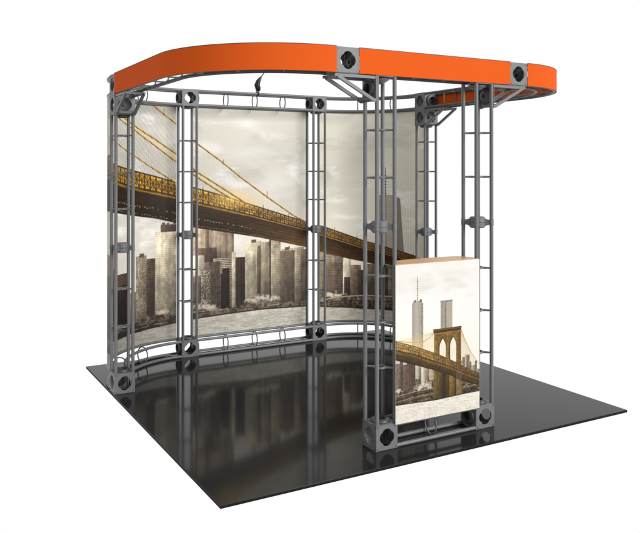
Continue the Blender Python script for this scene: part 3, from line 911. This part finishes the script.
    for q in range(48):
        x = 1.2 + q * .0145
        A.line([(x, float(interp(DG, x))), (x, float(interp(DT, x)))], .0022, (76, 50, 22), .75)
        A.line([(x, float(interp(DG, x))), (x + .0145, float(interp(DT, x + .0145)))], .0016, (90, 60, 26), .6)
    A.rect(1.676, 1.72, .262, .415, (140, 112, 66), .35)
    nz_ = fbm(X, Z, 90, 90, 451, 4)[..., None]
    m3 = (A.a.mean(-1) < 150)
    A.a[m3] = (A.a * (.72 + .56 * nz_))[m3]
    # water
    m = Z < sh
    kk = np.clip(.74 + (fbm(X, Z, 150, 420, 431, 3) - .5) * 1.9 + (fbm(X, Z, 22, 110, 441, 3) - .5) * .9, 0, 1)[..., None]
    A.a[m] = (np.array([206, 194, 172], np.float32) * (1 - kk) + np.array([252, 246, 234], np.float32) * kk)[m]
    A.line([(1.19, .263), (1.52, .251), (1.73, .257), (1.885, .258)], .006, (54, 38, 28), .8)
    A.a *= (1 + .04 * (rng.random(A.a.shape[:2], dtype=np.float32) - .5))[..., None]
    return A

def print_mat(name, img, gain):
    m, nt, p = new_mat(name)
    tx = nd(nt, 'ShaderNodeTexImage'); tx.image = img; tx.extension = 'EXTEND'
    uv = nd(nt, 'ShaderNodeUVMap'); uv.uv_map = 'UVMap'
    mu = nd(nt, 'ShaderNodeVectorMath', operation='SCALE'); mu.inputs['Scale'].default_value = gain
    nt.links.new(uv.outputs[0], tx.inputs[0]); nt.links.new(tx.outputs[0], mu.inputs[0]); nt.links.new(mu.outputs[0], p.inputs['Base Color'])
    p.inputs['Roughness'].default_value = 0.55
    p.inputs['Specular IOR Level'].default_value = 0.15
    return m

GAIN_WALL = 0.86
GAIN_COUNTER = 0.46
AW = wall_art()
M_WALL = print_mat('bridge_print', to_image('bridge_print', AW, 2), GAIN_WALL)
AC = counter_art()
M_CNT = print_mat('counter_print', to_image('counter_print', AC, 2), GAIN_COUNTER)

def print_panel(name, path, s0, z0, z1, A, mat, d=0.0, th=0.004, parent=None):
    """thin solid panel following a plan path, front face UV-mapped by arc length"""
    P = offset(path, d)          # visible face
    Q = offset(path, d - th)     # back face
    S = [s0]
    for i in range(1, len(P)):
        S.append(S[-1] + math.hypot(P[i][0] - P[i - 1][0], P[i][1] - P[i - 1][1]))
    bm = bmesh.new(); uvl = bm.loops.layers.uv.new('UVMap')
    W, H = (A.W // 2) * 2 / A.p, (A.H // 2) * 2 / A.p
    f0 = [(bm.verts.new((x, y, z0)), bm.verts.new((x, y, z1))) for x, y in P]
    b0 = [(bm.verts.new((x, y, z0)), bm.verts.new((x, y, z1))) for x, y in Q]
    for i in range(len(P) - 1):
        f = bm.faces.new((f0[i][0], f0[i + 1][0], f0[i + 1][1], f0[i][1]))
        for lp, (s, z_) in zip(f.loops, ((S[i], z0), (S[i + 1], z0), (S[i + 1], z1), (S[i], z1))):
            lp[uvl].uv = ((s - A.x0) / W, (z_ - A.z0) / H)
        g = bm.faces.new((b0[i][0], b0[i][1], b0[i + 1][1], b0[i + 1][0]))
        for lp, (s, z_) in zip(g.loops, ((S[i], z0), (S[i], z1), (S[i + 1], z1), (S[i + 1], z0))):
            lp[uvl].uv = ((s - A.x0) / W, (z_ - A.z0) / H)
        g = bm.faces.new((f0[i][0], b0[i][0], b0[i + 1][0], f0[i + 1][0])); g.material_index = 1
        g = bm.faces.new((f0[i][1], f0[i + 1][1], b0[i + 1][1], b0[i][1])); g.material_index = 1
    for e in (0, -1):
        g = bm.faces.new((f0[e][0], f0[e][1], b0[e][1], b0[e][0])); g.material_index = 1
    return mesh_obj(name, bm, [mat, M_BACK], parent)

PO = -RO - 0.004     # panels follow the outer rails (path runs left to right, outside is the negative side)
ZP0, ZP1 = 0.146, 2.262
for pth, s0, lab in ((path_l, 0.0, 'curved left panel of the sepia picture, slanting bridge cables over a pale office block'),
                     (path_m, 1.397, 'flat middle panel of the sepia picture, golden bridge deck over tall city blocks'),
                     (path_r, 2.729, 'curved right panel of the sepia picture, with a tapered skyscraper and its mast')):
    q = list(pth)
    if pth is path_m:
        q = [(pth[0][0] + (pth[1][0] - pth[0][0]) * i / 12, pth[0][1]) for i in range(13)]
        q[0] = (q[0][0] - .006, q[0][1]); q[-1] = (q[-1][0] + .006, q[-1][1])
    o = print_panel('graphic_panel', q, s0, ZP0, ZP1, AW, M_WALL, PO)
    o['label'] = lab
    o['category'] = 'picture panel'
    o['group'] = 'picture panels of the curved wall'

# ------------------------------------------------------------------ counter
ct = thing('display_counter', 'waist high counter with a beech top and a bright sepia bridge picture front', 'counter', (0, 0, 0))
cp = [(1.207 + (1.868 - 1.207) * i / 4, 0.1915) for i in range(5)]
print_panel('front_panel', cp, 1.207, 0.146, 1.109, AC, M_CNT, 0.0, 0.0045, ct)
bm = bmesh.new()
out = [(1.207, .1968), (1.868, .1968), (1.874, .25), (1.868, .31), (1.845, .355), (1.80, .378), (1.70, .386), (1.50, .386), (1.38, .380), (1.33, .365), (1.29, .33), (1.245, .26)]
lo = [bm.verts.new((x, y, 1.0985)) for x, y in out]; hi = [bm.verts.new((x, y, 1.112)) for x, y in out]
bm.faces.new(lo); bm.faces.new(hi)
for i in range(len(out)):
    bm.faces.new((lo[i], lo[(i + 1) % len(out)], hi[(i + 1) % len(out)], hi[i]))
bmesh.ops.bevel(bm, geom=[e for e in bm.edges if abs(e.verts[0].co.z - e.verts[1].co.z) < 1e-6], offset=0.002, segments=2, affect='EDGES')
mesh_obj('countertop', bm, M_WOOD, ct)
for x0 in (1.225, 1.835):
    bm = bmesh.new()
    box(bm, x0, x0 + .02, .200, .345, 1.078, 1.098)
    box(bm, x0, x0 + .02, .200, .212, .96, 1.078)
    mesh_obj('bracket', bm, M_DARK, ct)

# ------------------------------------------------------------------ arm lamp clamped on the wall truss
sp = thing('arm_lamp', 'small black arm lamp clamped on top of the middle wall truss under the header', 'lamp', (1.553, 2.93, ZT + C))
bm = bmesh.new()
torus(bm, (0, 0, -RR), (1, 0, 0), 0.019, 0.0055, 20, 8)
box(bm, -.013, .013, -.014, .014, .004, .03)
mesh_obj('clamp', bm, M_BLACK, sp)
bm = bmesh.new()
tube(bm, [(.008, 0, .022), (-.002, -.01, .045), (-.012, -.012, .07), (-.004, -.02, .105), (.012, -.03, .135), (.024, -.036, .155)], [.020, .026, .027, .022, .013, .004], 14)
mesh_obj('joint_cover', bm, M_BLACK, sp)
bm = bmesh.new()
tube(bm, [(.022, -.035, .15), (.05, -.08, .21), (.085, -.15, .285), (.11, -.26, .36), (.12, -.38, .37)], .0042, 8)
mesh_obj('arm', bm, M_BLACK, sp)
bm = bmesh.new()
lathe(bm, (.12, -.385, .375), (0.1, -.5, -.85), [(0, -.02), (.02, -.018), (.028, .01), (.038, .05), (.034, .05), (.024, .012), (0, .0)], 20)
mesh_obj('lamp_head', bm, M_BLACK, sp)

# ------------------------------------------------------------------ floor
S = 3.048
bm = bmesh.new()
vt = [bm.verts.new(q) for q in ((0, 0, 0), (S, 0, 0), (S, S, 0), (0, S, 0))]
vm = [bm.verts.new(q) for q in ((-.002, -.002, -.003), (S + .002, -.002, -.003), (S + .002, S + .002, -.003), (-.002, S + .002, -.003))]
vb = [bm.verts.new(q) for q in ((-.002, -.002, -.017), (S + .002, -.002, -.017), (S + .002, S + .002, -.017), (-.002, S + .002, -.017))]
bm.faces.new(vt)
f = bm.faces.new(vb[::-1]); f.material_index = 1
for i in range(4):
    j = (i + 1) % 4
    f = bm.faces.new((vm[i], vm[j], vt[j], vt[i])); f.material_index = 0
    f = bm.faces.new((vb[i], vb[j], vm[j], vm[i])); f.material_index = 1
fl = mesh_obj('floor', bm, [M_FLOOR, M_EDGE], None, smooth=False)
fl['kind'] = 'structure'
